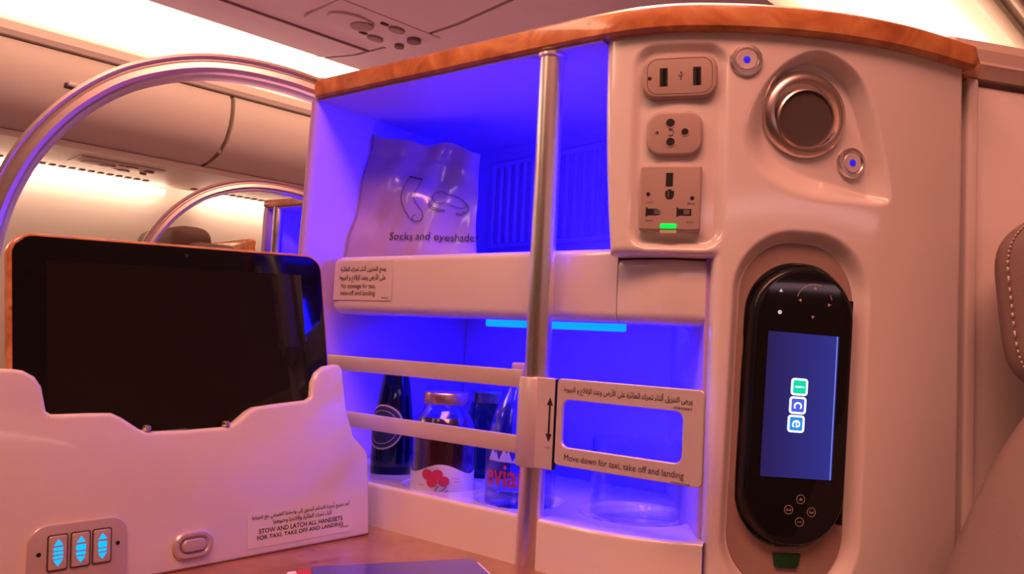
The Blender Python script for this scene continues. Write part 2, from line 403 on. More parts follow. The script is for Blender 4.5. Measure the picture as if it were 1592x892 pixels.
# --- right panel as one moulded skin
def sstep(x): x = np.clip(x, 0, 1); return x*x*(3-2*x)
def sd_rrect(x, y, cx, cy, hw, hh, r, tilt=0):
    c, s = math.cos(tilt), math.sin(tilt); dx, dy = x-cx, y-cy
    dx, dy = dx*c+dy*s, -dx*s+dy*c
    qx, qy = abs(dx)-hw+r, abs(dy)-hh+r
    return np.hypot(np.maximum(qx, 0), np.maximum(qy, 0))+np.minimum(np.maximum(qx, qy), 0)-r
def sd_poly(x, y, P):
    P = np.array(P); d = np.full(x.shape, 1e9); ins = np.zeros(x.shape, bool)
    for (ax, ay), (bx, by) in zip(P, np.roll(P, -1, 0)):
        ex, ey = bx-ax, by-ay; h = np.clip(((x-ax)*ex+(y-ay)*ey)/(ex*ex+ey*ey), 0, 1)
        d = np.minimum(d, np.hypot(x-ax-h*ex, y-ay-h*ey))
        cr = ((ay > y) != (by > y)) & (x < (bx-ax)*(y-ay)/((by-ay) or 1e-12)+ax); ins ^= cr
    return np.where(ins, -d, d)
TEAR = smooth_poly([(.150, .2075), (.118, .188), (.0985, .150), (.108, .121), (.140, .1045), (.180, .1025), (.2085, .1055), (.2100, .1215), (.198, .165), (.182, .1950)], 5)
HT = R(-1.4)      # lean of the handset bay
def relief(s, z):
    """depth (m) that the skin is pressed in at panel position s,z"""
    d = np.zeros(s.shape)
    e = sd_rrect(s, z, .0565, .1365, .0315, .0705, .014)
    d += .0045*sstep(-e/.007+.3)
    dip = np.hypot((s-.053)/.024, (z-.0725)/.006); d += .003*sstep(1.2-dip)
    e = sd_poly(s, z, TEAR)
    wdt = .0065+.0165*sstep(((.16-s)+(.150-z)*1.2)/.09+.3)
    d += .0125*sstep(-e/wdt)
    e = sd_rrect(s, z, .1435, -.042, .0495, .1235, .043, HT)
    d += .009*sstep(-e/.009+.1)
    e = sd_rrect(s, z, .1445, -.035, .0385, .0950, .036, HT)
    d += .016*sstep(-e/.0022)
    # rounded outer rims
    return d
SB, ZB = .083, .0610
def panel_skin():
    zs = np.concatenate([np.linspace(-1.05, -.20, 12, endpoint=False), np.arange(-.20, ZB-1e-6, .00125), [ZB], np.arange(ZB+.0012, .2160, .0012), [.2166]])
    ga = np.linspace(0, 1, 66); gb = np.concatenate([np.arange(SB, .2868, .0012)[1:], [.287]])
    n1, n2 = len(ga), len(gb); cols = n1+n2
    Vv = []; S_ = np.zeros((len(zs), cols)); Z_ = np.zeros_like(S_)
    for i, z in enumerate(zs):
        s0 = .0015+.009*max(0, min(1, (.2156-z)/(.2156-ZB)))**2
        S_[i] = np.concatenate([s0+ga*(SB-s0), gb]); Z_[i] = z
    D = relief(S_, Z_)
    rr = .0065
    bd = np.minimum(SB_dist(S_, Z_), .287-S_)
    dd = np.clip(rr-bd, 0, rr); D += rr-np.sqrt(rr*rr-dd*dd)
    px = np.interp(S_, CL, CV[:, 0]); py = np.interp(S_, CL, CV[:, 1]); tx = np.interp(S_, CL, CT[:, 0]); ty = np.interp(S_, CL, CT[:, 1])
    ln = np.hypot(tx, ty); tx /= ln; ty /= ln
    X = px-ty*D; Y = py+tx*D
    rows = len(zs); P = np.stack([X, Y, Z_], -1).reshape(-1, 3)
    zb = int(np.argmin(abs(zs-ZB)))
    Fc = []
    for i in range(rows-1):
        for j in range(cols-1):
            if i < zb and j < n1-1: continue
            a = i*cols+j; Fc.append((a, a+1, a+cols+1, a+cols))
    # rim walls going in behind the skin
    V2 = [tuple(p) for p in P]
    def rim(idx, depth=.03):
        base = len(V2)
        for q in idx:
            i, j = divmod(q, cols); ssv = S_[i, j]; p, t, n = cur(ssv); pp = P[q]-n*depth; V2.append(tuple(pp))
        for k in range(len(idx)-1): Fc.append((idx[k], idx[k+1], base+k+1, base+k))
    rim([i*cols for i in range(zb, rows)]); rim([zb*cols+j for j in range(n1)]); rim([i*cols+n1-1 for i in range(0, zb+1)])
    rim([i*cols+cols-1 for i in range(rows)])
    me = bpy.data.meshes.new('m'); me.from_pydata(V2, [], Fc); me.update()
    bm = bmesh.new(); bm.from_mesh(me)
    bmesh.ops.delete(bm, geom=[v for v in bm.verts if not v.link_faces], context='VERTS')
    bmesh.ops.recalc_face_normals(bm, faces=bm.faces); bm.to_mesh(me); bm.free()
    me.set_sharp_from_angle(angle=R(60))
    return me
def SB_dist(s, z):
    """distance inside the skin to its left and lower rim"""
    s0 = .0015+.009*np.clip((.2156-z)/(.2156-ZB), 0, 1)**2
    up = z >= ZB-1e-6
    corner = np.hypot(np.maximum(s-SB, 0), np.maximum(z-ZB, 0))
    dleft_up = s-s0; dbot = np.where(s <= SB, z-ZB, corner)
    return np.where(up, np.minimum(dleft_up, dbot), np.maximum(s-SB, 0))
panel = link('front_panel', panel_skin(), 'shell', con)

# --- wooden top, ceiling liner
def plan_slab(sa, sb, prof, n=80, back=.25):
    V_, Fc = [], []; ss = np.linspace(sa, sb, n)
    k = len(prof)+2
    zt, zb = prof[-1][1], prof[0][1]
    for s in ss:
        p, t, nn = cur(s)
        for o, z in prof: V_.append(p+nn*o+Z*z)
        V_.append(p-N_*back+Z*zt); V_.append(p-N_*back+Z*zb)
    for i in range(n-1):
        for j in range(k):
            j2 = (j+1) % k; Fc.append((i*k+j, i*k+j2, (i+1)*k+j2, (i+1)*k+j))
    Fc.append(tuple(range(k))); Fc.append(tuple((n-1)*k+j for j in range(k)))
    return mesh(V_, Fc, 35)
link('wood_top', plan_slab(S0-.001, .2885, [(-.004, ZC), (.005, ZC), (.0072, .2175), (.0080, .2245), (.0068, .2315), (.002, .2350), (-.006, .2358)]), 'wood', con)
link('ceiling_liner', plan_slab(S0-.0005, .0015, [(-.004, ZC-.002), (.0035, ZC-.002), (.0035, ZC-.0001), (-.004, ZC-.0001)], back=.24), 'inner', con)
# --- left end wall (leans out slightly towards its foot)
def endwall():
    P = []
    for z, dz in ((-1.05, .0), (ZT, -.004), (.078, -.0045), (.2125, .0005), (ZC-.0021, .0005)):
        P.append((z, dz))
    V_, Fc = [], []
    for z, ds in P:
        th = .0105
        for (s, o) in ((ds, -.245), (ds, .0), (ds-.002, .004), (ds-.006, .0055), (ds-th+.001, .004), (ds-th, 0), (ds-th, -.245)): V_.append(mp_(s, o, z))
    k = 7
    for i in range(len(P)-1):
        for j in range(k): Fc.append((i*k+j, i*k+(j+1) % k, (i+1)*k+(j+1) % k, (i+1)*k+j))
    Fc.append(tuple(range(k))); Fc.append(tuple((len(P)-1)*k+j for j in range(k)))
    return mesh(V_, Fc, 50)
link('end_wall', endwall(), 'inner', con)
# --- back wall, slanting
B0 = A+T*(-.002)+N_*(-.2348); B1 = A+T*.40+N_*(-.152); BW = (B1-B0)/np.linalg.norm(B1-B0); BN = np.array([BW[1], -BW[0], 0])
BL = float(np.linalg.norm(B1-B0)); BF = frame(B0, BW, Z, BN)
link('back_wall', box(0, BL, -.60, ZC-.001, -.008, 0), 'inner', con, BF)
# --- right inner wall of the minibar
p, t, n = cur(.0845)
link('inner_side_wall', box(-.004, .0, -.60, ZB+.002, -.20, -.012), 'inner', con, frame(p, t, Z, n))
# --- ventilation grille on the back wall: frame and single louvres
gx0, gx1, gz0, gz1 = .040, .235, .1055, .1925
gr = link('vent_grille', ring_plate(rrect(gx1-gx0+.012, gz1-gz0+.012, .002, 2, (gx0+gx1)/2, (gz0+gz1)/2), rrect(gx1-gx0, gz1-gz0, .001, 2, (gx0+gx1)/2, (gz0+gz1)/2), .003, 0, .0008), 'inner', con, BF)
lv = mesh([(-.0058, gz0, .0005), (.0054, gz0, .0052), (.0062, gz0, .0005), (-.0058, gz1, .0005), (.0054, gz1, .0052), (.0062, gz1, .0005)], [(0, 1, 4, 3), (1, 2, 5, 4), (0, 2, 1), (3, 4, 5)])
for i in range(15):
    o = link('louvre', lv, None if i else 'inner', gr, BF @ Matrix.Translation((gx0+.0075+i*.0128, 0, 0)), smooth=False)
# --- shelf with its rounded front lip in two lengths
def lip_prof(zb, zt, th=.05, r=.009):
    out = []
    for k in range(7): a = -PI/2+k/6*PI/2; out.append((-r+r*math.cos(a), zb+r+r*math.sin(a)))
    for k in range(7): a = k/6*PI/2; out.append((-r*.7+r*.7*math.cos(a), zt-r*.7+r*.7*math.sin(a)))
    out += [(-th, zt), (-th, zb)]
    return out
def lip(sa, sb, endround):
    path, fr = [], []; ss = np.linspace(sa, sb, 40)
    sc = []
    for s in ss:
        p, t, n = cur(s)
        off = -.020 if s < .0 else -.020+.008*min(1, s/.05)
        if endround: off -= .012*max(0, 1-(s-sa)/.012)**2
        path.append(Vector(p+n*off)); fr.append((n, Z))
    V_ = []
    return sweep(path, fr, lip_prof(.0165-.002, .0685 if endround else .0605))
lp = link('shelf_lip', lip(S0+.0035, .0105, True), 'shell', con)
link('shelf_lip_end', lip(.0113, SB-.0006, False), 'shell', con)
def shelf_board(z0, z1, o0=-.065):
    q = [mp_(.0, o0, 0), mp_(.36, o0-.01, 0)]
    e = [Vector(B0+BW*.004), Vector(B0+BW*.36)]
    pts = [q[0], q[1], e[1], e[0]]
    V_ = [(x.x, x.y, z) for z in (z0, z1) for x in pts]
    return mesh(V_, [(0, 1, 2, 3), (4, 5, 6, 7), (0, 1, 5, 4), (1, 2, 6, 5), (2, 3, 7, 6), (3, 0, 4, 7)])
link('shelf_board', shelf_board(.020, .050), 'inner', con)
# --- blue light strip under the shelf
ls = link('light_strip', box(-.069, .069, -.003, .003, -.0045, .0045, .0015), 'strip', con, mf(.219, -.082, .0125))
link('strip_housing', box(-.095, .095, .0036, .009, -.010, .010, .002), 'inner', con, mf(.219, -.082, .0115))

# --- minibar tray with round wells
WELLS = [(mp_(.058, -.063, 0), .030), (mp_(.1375, -.045, 0), .032), (mp_(.2198, -.0455, 0), .0335), (mp_(.3076, -.0745, 0), .0405), (mp_(.130, -.118, 0), .026)]
def tray():
    ss = np.linspace(S0+.0005, SB-.001, 300); dd = np.concatenate([[0, .0002, .0006, .0012, .002, .0032], np.arange(.0045, .165, .0016)])
    V_, Fc = [], []; nd = len(dd)
    for s in ss:
        p, t, n = cur(s)
        lim = 1.0
        for d in dd:
            q = p-N_*d
            z = -.128
            if d < .0032: z -= .0032-math.sqrt(max(0, .0032**2-(.0032-d)**2))
            for w, r in WELLS:
                e = math.hypot(q[0]-w.x, q[1]-w.y)-r
                z -= .008*float(sstep(np.array(-e/.003+.5)))
            V_.append((q[0], q[1], z))
    for i in range(len(ss)-1):
        for j in range(nd-1): a = i*nd+j; Fc.append((a, a+nd, a+nd+1, a+1))
    base = len(V_)
    for i in range(len(ss)): x = V_[i*nd]; V_.append((x[0], x[1], -.60))
    for i in range(len(ss)-1): Fc.append((i*nd, (i+1)*nd, base+i+1, base+i))
    return mesh(V_, Fc, 60)
link('minibar_tray', tray(), 'shell', con)

# --- sticker on the lip
stm = mf(.0505, -.0196, .0455)
st = link('sticker', prism(rrect(.0765, .036, .001, 2), .0002), 'sticker', con, stm)
text('lettering', arabic('يمنع التخزين أثناء تحرك الطائرة'), 'ink', stm, st, .060, .0075, .0, .0105, z=.0005, bold=.012)
text('lettering', arabic('على الأرض وعند الإقلاع و الهبوط'), 'ink', stm, st, .062, .0078, -.001, .0025, z=.0005, bold=.012)
text('lettering', 'No stowage for taxi,', 'ink', stm, st, .046, .0056, -.005, -.0055, z=.0005)
text('lettering', 'take-off and landing', 'ink', stm, st, .046, .0058, -.0055, -.0120, z=.0005)
text('lettering', 'F0442051', 'ink', stm, st, .0085, .0015, .0305, -.0155, z=.0005)

# --- socket plates
def plate(name, s, z, w, h, r, th=.004, bev=.0022, off=-.0046, m='taupe', tilt=0, parent=con):
    f = pf(s, z, off, tilt); return link(name, prism(rrect(w, h, r), th, bev), m, parent, f), f
def cut(name, parent, f, x, y, pts, m='hole', z=.0042, th=.0004): return link(name, prism(pts, th), m, parent, f @ Matrix.Translation((x, y, z)))
usb, f = plate('usb_socket', .0560, .1850, .0510, .0305, .0105, tilt=R(1.5))
link('plate_seam', ring_plate(rrect(.0440, .0250, .0075), rrect(.0434, .0244, .0072), .0003), 'ink', usb, f @ Matrix.Translation((0, 0, .0038)))
for x in (-.0107, .0117):
    o = cut('usb_port', usb, f, x, -.0005, rrect(.0054, .0128, .0004, 2), z=.0038)
    link('port_tongue', box(-.0006, .0014, -.0055, .0055, 0, .0005), 'black', usb, f @ Matrix.Translation((x, -.0005, .0042)))
cut('indicator_hole', usb, f, -.0202, -.001, circle(.0013, 16), z=.0038)
lines('usb_symbol', [[(0, -.0024), (0, .0024)], [(0, -.0012), (-.0014, 0), (-.0014, .0012)], [(0, -.0006), (.0013, .0006), (.0013, .0018)], [(-.0004, -.0026), (.0004, -.0026)], [(-.0005, .002), (0, .0028), (.0005, .002)]], .00022, 'ink', f @ Matrix.Translation((.001, 0, .0042)), usb)
aud, f = plate('headphone_socket', .0540, .1452, .0378, .0312, .0105, tilt=R(1))
for x, y, r in ((-.0028, .0070, .0029), (.0070, .0006, .0024), (-.0026, -.0062, .0029)):
    link('jack_rim', ring_plate(circle(r+.0006, 24), circle(r, 24), .0005), 'taupe', aud, f @ Matrix.Translation((x, y, .0039)))
    cut('jack_hole', aud, f, x, y, circle(r, 24), z=.0038)
lines('headphone_symbol', [[(.0011*math.cos(a), .0020*math.sin(a)) for a in np.linspace(-1.5, 1.5, 12)], [(-.0010+.0009*math.cos(a), .0020+.0006*math.sin(a)) for a in np.linspace(0, 6.28, 10)], [(-.0010+.0009*math.cos(a), -.0020+.0006*math.sin(a)) for a in np.linspace(0, 6.28, 10)]], .0002, 'ink', f @ Matrix.Translation((-.0018, .0003, .0042)), aud)
lines('seat_symbol', [[(-.001, -.0010), (-.0005, .0008), (.0006, .0010), (.0012, -.0008)], [(0, -.001), (0, .001)], [(.0006, .001), (.0006, -.001)]], .0002, 'ink', f @ Matrix.Translation((-.0118, .0004, .0042)), aud)
uni, f = plate('power_socket', .0527, .1003, .0412, .0450, .0022, th=.005, bev=.0016)
zt = .0048
cut('socket_slot', uni, f, -.0008, .0125, rrect(.0048, .0092, .0003, 2), z=zt)
o = cut('socket_slot', uni, f, -.0004, .0026, [(-.0029, .0022), (-.0029, -.0012), (-.0018, -.0032), (0, -.0037), (.0018, -.0032), (.0029, -.0012), (.0029, .0022), (.0012, .0022), (.0012, .0032), (-.0012, .0032), (-.0012, .0022)][::-1], z=zt)
link('socket_contact', box(-.0012, -.0004, -.0024, .0018, 0, .0006), 'chrome', uni, f @ Matrix.Translation((-.0004, .0026, zt)))
for sx in (-1, 1):
    cut('socket_slot', uni, f, sx*.0103-.0004, -.0098, [(x*sx, y) for x, y in ((-.0028, -.0022), (.0036, -.0022), (.0052, -.0036), (.0052, .0036), (.0036, .0022), (-.0028, .0022))] if sx < 0 else [(-.0052, -.0036), (-.0036, -.0022), (.0045, -.0022), (.0045, .0022), (-.0036, .0022), (-.0052, .0036)], z=zt)
    link('socket_contact', box(-.002, .002, -.0016, .0016, 0, .0006), 'chrome', uni, f @ Matrix.Translation((sx*.0103+(.002 if sx < 0 else .001), -.0098, zt)))
    cut('indicator_hole', uni, f, sx*.0147, .0024 if sx < 0 else -.0002, circle(.0014, 16), z=zt)
for body, x, y in (('110 V', -.0135, -.0034), ('60Hz', .0142, -.0040), ('75W', -.0134, -.0160), ('A 021', .0138, -.0166)):
    text('lettering', body, 'ink', f, uni, .0050, .0014, x, y, z=zt+.0003)
pl = link('pilot_lens', prism(rrect(.0110, .0034, .001, 3), .0012, .0004), 'led_green', uni, f @ Matrix.Translation((-.0004, -.0194, zt-.0003)))
link('pilot_lens_base', prism(rrect(.0112, .0034, .0006, 3), .0010, .0003), mat('lens_base', (.55, .62, .35), .3), uni, f @ Matrix.Translation((-.0004, -.0226, zt-.001)))

# --- round call buttons with a blue dot
def round_button(s, z, depth, label):
    f = pf(s, z, -depth)
    b = link('round_button', lathe([(.0112, -.002), (.0112, .0012), (.0104, .0024), (.0082, .0026), (.0074, .0016)], 40), 'chrome', con, f)
    link('button_face', lathe([(.0073, -.001), (.0073, .0016), (.0066, .0022), (.003, .0019), (.0001, .0018)], 40), 'satin', b, f)
    link('button_light', lathe([(.0024, .001), (.0024, .0022), (.0001, .0024)], 20), 'led_blue', b, f)
    b['label'] = label
round_button(.1003, .1963, .0, 'round chrome button with blue dot above left of the lamp')
round_button(.1868, .1345, .0118, 'round chrome button with blue dot below right of the lamp')
# --- swivelling reading lamp
f = pf(.1475, .1650, -.0125)
lamp = link('reading_lamp', lathe([(.0308, -.003), (.0308, .0015), (.0298, .0035), (.0262, .0058), (.0240, .0060), (.0228, .0035), (.0226, -.006)], 64), 'chrome', con, f)
link('lamp_socket', lathe([(.0226, -.004), (.0001, -.004)], 48), 'hole', lamp, f)
fb = f @ Matrix.Translation((-.0016, -.0034, -.0050)) @ Matrix.Rotation(R(7), 4, 'X') @ Matrix.Rotation(R(-3), 4, 'Y')
link('lamp_barrel', lathe([(.0212, -.006), (.0216, .002), (.0208, .0070), (.0200, .0105), (.0205, .0120), (.0205, .0140), (.0192, .0150), (.0187, .0138), (.0186, .0060)], 64), 'chrome', lamp, fb)
link('lamp_face', lathe([(.0190, .0125), (.0186, .0135), (.012, .0133), (.0001, .0132)], 48), 'dark_metal', lamp, fb)

# --- handset bay: taupe liner around the pocket, green release button
def bay_liner():
    out = rrect(.0858, .2330, .039, 14); inn = rrect(.0772, .1905, .036, 14, .0008, .0070)
    return ring_plate(out, inn, .0012, 0, .0006)
bayf = pf(.1435, -.042, -.0094, HT)
def bend(me, f, s_c, z_c, off, tilt):
    """lay a flat outline onto the curved panel (x -> arc length)"""
    c, s = math.cos(tilt), math.sin(tilt)
    for v in me.vertices:
        x, y = v.co.x*c-v.co.y*s, v.co.x*s+v.co.y*c
        p, t, n = cur(s_c+x); w = p+n*(off+v.co.z)+Z*(z_c+y)
        v.co = w
    me.update(); return me
link('handset_bay', bend(bay_liner(), None, .1435, -.042, -.0096, HT), mat('bay_plastic', (.36, .25, .21), .4), con)
gb = bend(prism([(-.0098, .0048), (-.0086, -.0030), (-.0066, -.0050), (.0066, -.0050), (.0086, -.0030), (.0098, .0048)], .0026, .001), None, .1416, -.1385, -.0090, HT)
o = link('release_button', gb, mat('green_plastic', (.006, .06, .015), .35), con); o['label'] = 'dark green release button below the handset'

# ================================================================== HANDSET
hs, hz = .1443, -.0350
hf = pf(hs, hz, -.0128, HT+R(-.4))
hand = thing('handset', 'black entertainment handset with lit blue screen docked in the console', 'handset', hf.translation)
bodyp = rrect(.0722, .1850, .0345, 14)
link('body', prism(bodyp, .0125, .0035), 'black', hand, hf)
link('glass_front', prism(rrect(.0655, .178, .0315, 14), .0006, .0003), 'gloss_black', hand, hf @ Matrix.Translation((0, 0, .0124)))
for y0, h in ((.060, .026), (-.066, .024)):
    link('side_grip', box(.0345, .0366, y0-h/2, y0+h/2, .002, .0090, .0006), 'black', hand, hf)
scm = mat('handset_screen', (.01, .01, .03), .1, emit=(.055, .07, .55), estr=.42)
n_, l_, b_ = nodes(scm)
tc = n_.new('ShaderNodeTexCoord'); sp = n_.new('ShaderNodeSeparateXYZ'); l_.new(tc.outputs['Generated'], sp.inputs[0])
cr = n_.new('ShaderNodeValToRGB'); cr.color_ramp.elements[0].color = (.035, .025, .20, 1); cr.color_ramp.elements[1].color = (.05, .07, .62, 1)
l_.new(sp.outputs['X'], cr.inputs[0]); l_.new(cr.outputs[0], b_.inputs['Emission Color'])
sf = hf @ Matrix.Translation((-.0002, .0000, .0131))
scr = link('screen', prism(rrect(.0500, .0955, .0004, 2), .0002), scm, hand, sf)
link('screen_edge_line', box(.0236, .0241, -.0477, .0477, .0002, .0004), mat('screen_line', (.1, .1, .3), .3, emit=(.25, .35, 1), estr=.8), scr, sf)
W1 = mat('icon_white', (.8, .8, .8), .4, emit=(.75, .9, 1), estr=1.6)
for k, (ch, col, y) in enumerate((('i', (.0, .75, .45), .0122), ('c', (.08, .12, .85), .0000), ('e', (.02, .28, .95), -.0122))):
    q = sf @ Matrix.Translation((-.0012-.0005*k, y, .0003))
    ic = link('app_icon', prism(rrect(.0118, .0114, .0022, 5), .0001), W1, hand, q)
    link('icon_field', prism(rrect(.0090, .0088, .0010, 4), .0001), mat('icon_field_'+ch, (0, 0, 0), .4, emit=col, estr=.95), ic, q @ Matrix.Translation((0, 0, .00015)))
    text('icon_letter', ch, W1, q, ic, None, .0062 if ch == 'i' else .0056, 0, 0, z=.0004, rot=-PI/2, bold=.0)
gf = hf @ Matrix.Translation((0, 0, .01312))
dim = mat('key_print', (.55, .42, .40), .5)
lit = mat('key_light', (.5, .5, .5), .5, emit=(.8, .75, 1), estr=.5)
def tri(a, r=.0014): return [(r*math.cos(a+k*2*PI/3), r*math.sin(a+k*2*PI/3)) for k in range(3)]
dc = (.0060, .0695)
for a, (dx, dy) in ((PI/2, (0, .0090)), (0, (.0105, -.0010)), (PI, (-.0100, .0005)), (-PI/2, (-.0006, -.0100))):
    link('arrow_key', prism(tri(a), .0001), dim, hand, gf @ Matrix.Translation((dc[0]+dx, dc[1]+dy, 0)))
lines('pad_ring', [[(dc[0]+.0125*math.cos(a), dc[1]+.0120*math.sin(a)) for a in np.linspace(1.2, 2.9, 14)], [(dc[0]+.0125*math.cos(a), dc[1]+.0120*math.sin(a)) for a in np.linspace(.2, .5, 4)]], .00022, dim, gf, hand)
for y in (.0750, .0608):
    link('lit_key', prism([(-.0012, -.0006), (.0012, -.0006), (0, .0016)] if y > .07 else circle(.0014, 10), .0001), lit, hand, gf @ Matrix.Translation((-.0180, y, 0)))
nc = (.0040, -.0685)
for ch, dx, dy in (('4', 0, .0072), ('2', -.0080, 0), ('3', .0080, -.0008), ('1', 0, -.0076)):
    kf = gf @ Matrix.Translation((nc[0]+dx, nc[1]+dy, 0))
    kk = link('number_key', ring_plate(circle(.0030, 20), circle(.0027, 20), .0001), dim, hand, kf)
    text('digit', ch, dim, kf, kk, None, .0030, 0, 0, z=.0002, rot=-PI/2)

# ================================================================== POLE AND SLIDING GUARD
po = -.0035
pole = thing('support_pole', 'brushed aluminium upright pole in front of the minibar', 'pole', mp_(.2600, po, ZT))
def pole_mesh(): return lathe([(.0095, ZT-.015), (.0095, ZC-.0022)], 40)
link('tube', pole_mesh(), 'alu', pole, Matrix.Translation(mp_(.2600, po, 0)))
link('top_ring', lathe([(.0112, ZC-.0022), (.0112, ZC-.0042), (.0096, ZC-.0052)], 40), 'alu', pole, Matrix.Translation(mp_(.2600, po, 0)))
gd = thing('sliding_guard', 'satin metal guard rail with instruction plate sliding on the pole', 'guard rail', mp_(.26, .006, -.0925))
link('collar', lathe([(.0096, -.0915), (.0126, -.0915), (.0133, -.0905), (.0133, -.0285), (.0126, -.0275), (.0096, -.0275)], 48), 'satin', gd, Matrix.Translation(mp_(.2600, po, 0)))
gf = mf(0, .004, 0)
fl = link('collar_flange', prism(rrect(.0200, .0640, .0008, 2, .2735, -.0590), .0030, .0006), 'satin', gd, gf)
ar_ = [(-.0008, -.0100), (-.0008, .0100), (-.0026, .0100), (0, .0158), (.0026, .0100), (.0008, .0100), (.0008, -.0100), (.0026, -.0100), (0, -.0158), (-.0026, -.0100)]
link('arrow_mark', prism([(.2795+x, -.0560+y) for x, y in ar_], .0001), 'ink', fl, gf @ Matrix.Translation((0, 0, .0031)))
text('lettering', 'MOVE', 'ink', gf, fl, .0045, .0010, .2795, -.0755, z=.0033)
link('flange_seam', box(.2832, .2842, -.0905, -.0275, .0, .0031), 'hole', gd, gf)
for z0, s0 in ((-.0292, .0035), (-.0768, .030)):
    link('guard_bar', box(s0, .2520, z0-.0065, z0+.0065, -.001, .0018, .0006), 'satin', gd, gf)
ip = link('instruction_plate', ring_plate(rrect(.1092, .0602, .0035, 8, .3393, -.0567), rrect(.0904, .0328, .0055, 8, .3348, -.0574), .0028, 0, .0005), 'satin', gd, gf)
text('lettering', arabic('يرجى التنزيل أثناء تحرك الطائرة على الأرض وعند الإقلاع و الهبوط'), 'ink', gf, ip, .0960, .0068, .3382, -.0339, z=.0030, bold=.012)
text('lettering', 'F0442067', 'ink', gf, ip, .0125, .0016, .3800, -.0389, z=.0030)
text('lettering', 'Move down for taxi, take off and landing', 'ink', gf, ip, .0890, .0056, .3376, -.0812, z=.0030)
text('lettering', 'F0442068', 'ink', gf, ip, .0125, .0015, .3800, -.0858, z=.0030)

# ================================================================== TABLE
def table():
    pts = [mp_(-.05, -.02, 0), mp_(.28, .001, 0)]
    for s in np.linspace(-.02, .16, 9):
        p, t, n = cur(s); pts.append(Vector(p+n*.002))
    pts += [Vector((.19, .34, 0)), Vector((-.05, .30, 0)), Vector((-.42, .36, 0)), Vector((-.45, .60, 0))]
    return prism([(p.x, p.y) for p in pts][::-1], .024, .003, ZT-.024)
tag(link('side_table', table(), 'table_wood'), 'glossy burr wood side table top in front of the minibar tray', 'table')

# ================================================================== BOOKLET
bk = thing('booklet', 'dark blue booklet with white edge and red stripe lying on the table', 'booklet', (-.07, .49, ZT))
bf = frame((-.134, .511, ZT), (.9405, .3398, 0), (-.3398, .9405, 0), (0, 0, 1))
def bpoly(x0, x1, y0, y1, r=.004, n=5): return rrect(x1-x0, y1-y0, r, n, (x0+x1)/2, (y0+y1)/2)
link('pages', prism(bpoly(0, .128, -.17, 0), .0085, .0008), 'paper', bk, bf)
link('cover', prism(bpoly(.015, .1245, -.17, .0015, .003), .0018, .0006, .0086), 'cover', bk, bf)
link('stripe', prism(bpoly(.006, .0148, -.17, -.0005, .0008, 2), .0004, .0, .0086), 'red_card', bk, bf)

# ================================================================== TABLET DOCK
ta = np.array([-.1044, .6447, ZT]); tw = np.array([.6608, .7506, 0]); tN = np.array([.7433, -.6544, .1392]); tU = np.array([-.1045, .0920, .9903])
DF = frame(ta, tw, tU, tN)
dock = thing('tablet_dock', 'cream moulded dock beside the minibar holding the tablet', 'tablet dock', (-.19, .56, ZT))
out = [(-.36, .132), (-.30, .1321), (-.2644, .1321), (-.2578, .1321), (-.2521, .1312), (-.2455, .1275), (-.2415, .1215), (-.2395, .1119), (-.2385, .1068), (-.2360, .1050), (-.2328, .1048), (-.2145, .1048), (-.2010, .1044), (-.1945, .1012), (-.189, .0974), (-.1835, .0935), (-.179, .0916), (-.1526, .0911), (-.1216, .0918), (-.1160, .0945), (-.1107, .0983), (-.1060, .1020), (-.1005, .1048), (-.0834, .1067), (-.0570, .1086), (-.0530, .1110), (-.0514, .1222), (-.0471, .1301), (-.0404, .1347), (-.0305, .1366), (-.0250, .1362), (-.0220, .1330), (-.0207, .124), (-.0182, .0997), (-.0124, .079), (-.0020, .0690), (.0018, .0640), (.0026, .0590), (.0008, .0), (-.36, .0)]
out = out[::-1]
link('front_shell', prism(out, .0095, .0035, -.0095), 'shell', dock, DF)
# rear body that carries the slot for the tablet
link('rear_body', prism(rrect(.345, .118, .01, 5, -.19, .062), .040, .004, -.060), 'shell', dock, DF)
link('slot_floor', box(-.345, -.02, .0, .070, -.021, -.0090), 'shell', dock, DF)
for x, y in ((-.1782, .0930), (-.1226, .0932)):
    link('retaining_pin', lathe([(.0022, -.003), (.0022, .0005), (.0017, .0016), (.0001, .0022)], 20), 'chrome', dock, DF @ Matrix.Translation((x, y+.0005, -.0015)))
# seat controls
cp = link('seat_control_panel', prism(rrect(.0560, .0400, .0100, 8, -.2190, .0205), .0022, .001), 'satin_dark', dock, DF)
cyan = mat('cyan_icon', (0, .1, .2), .4, emit=(.0, .42, 1), estr=1.3)
for k, x in enumerate((-.2313, -.2188, -.2065)):
    q = DF @ Matrix.Translation((x, .0243, .0022))
    link('button_frame', ring_plate(rrect(.0114, .0208, .0014, 4), rrect(.0100, .0194, .0010, 4), .0006), 'dark_metal', cp, q)
    rb = link('rocker_button', prism(rrect(.0099, .0193, .0012, 4), .0014, .0007), 'satin_dark', cp, q)
    for sg in (1, -1):
        link('arrow_icon', prism([(-.0026, sg*.0040), (0, sg*.0076), (.0026, sg*.0040)][::sg], .0001), cyan, cp, q @ Matrix.Translation((0, 0, .0015)))
    bars = [[(-.0027, .0012, .0054, .0018), (-.0027, -.0010, .0054, .0015), (-.0027, -.0033, .0054, .0015)], [(-.0027, -.0006, .0054, .0034), (-.0027, -.0032, .0054, .0018)], [(-.0025, -.0008, .0050, .0036), (-.0025, -.0032, .0050, .0017)]][k]
    for x0, y0, w, h in bars:
        link('seat_icon', prism(rrect(w, h, .0006, 3, x0+w/2, y0+h/2), .0001), cyan, cp, q @ Matrix.Translation((0, 0, .0015)))
for x in (-.2412, -.1970): link('screw_hole', prism(circle(.0013, 16), .0002), 'hole', cp, DF @ Matrix.Translation((x, .0245, .0021)))
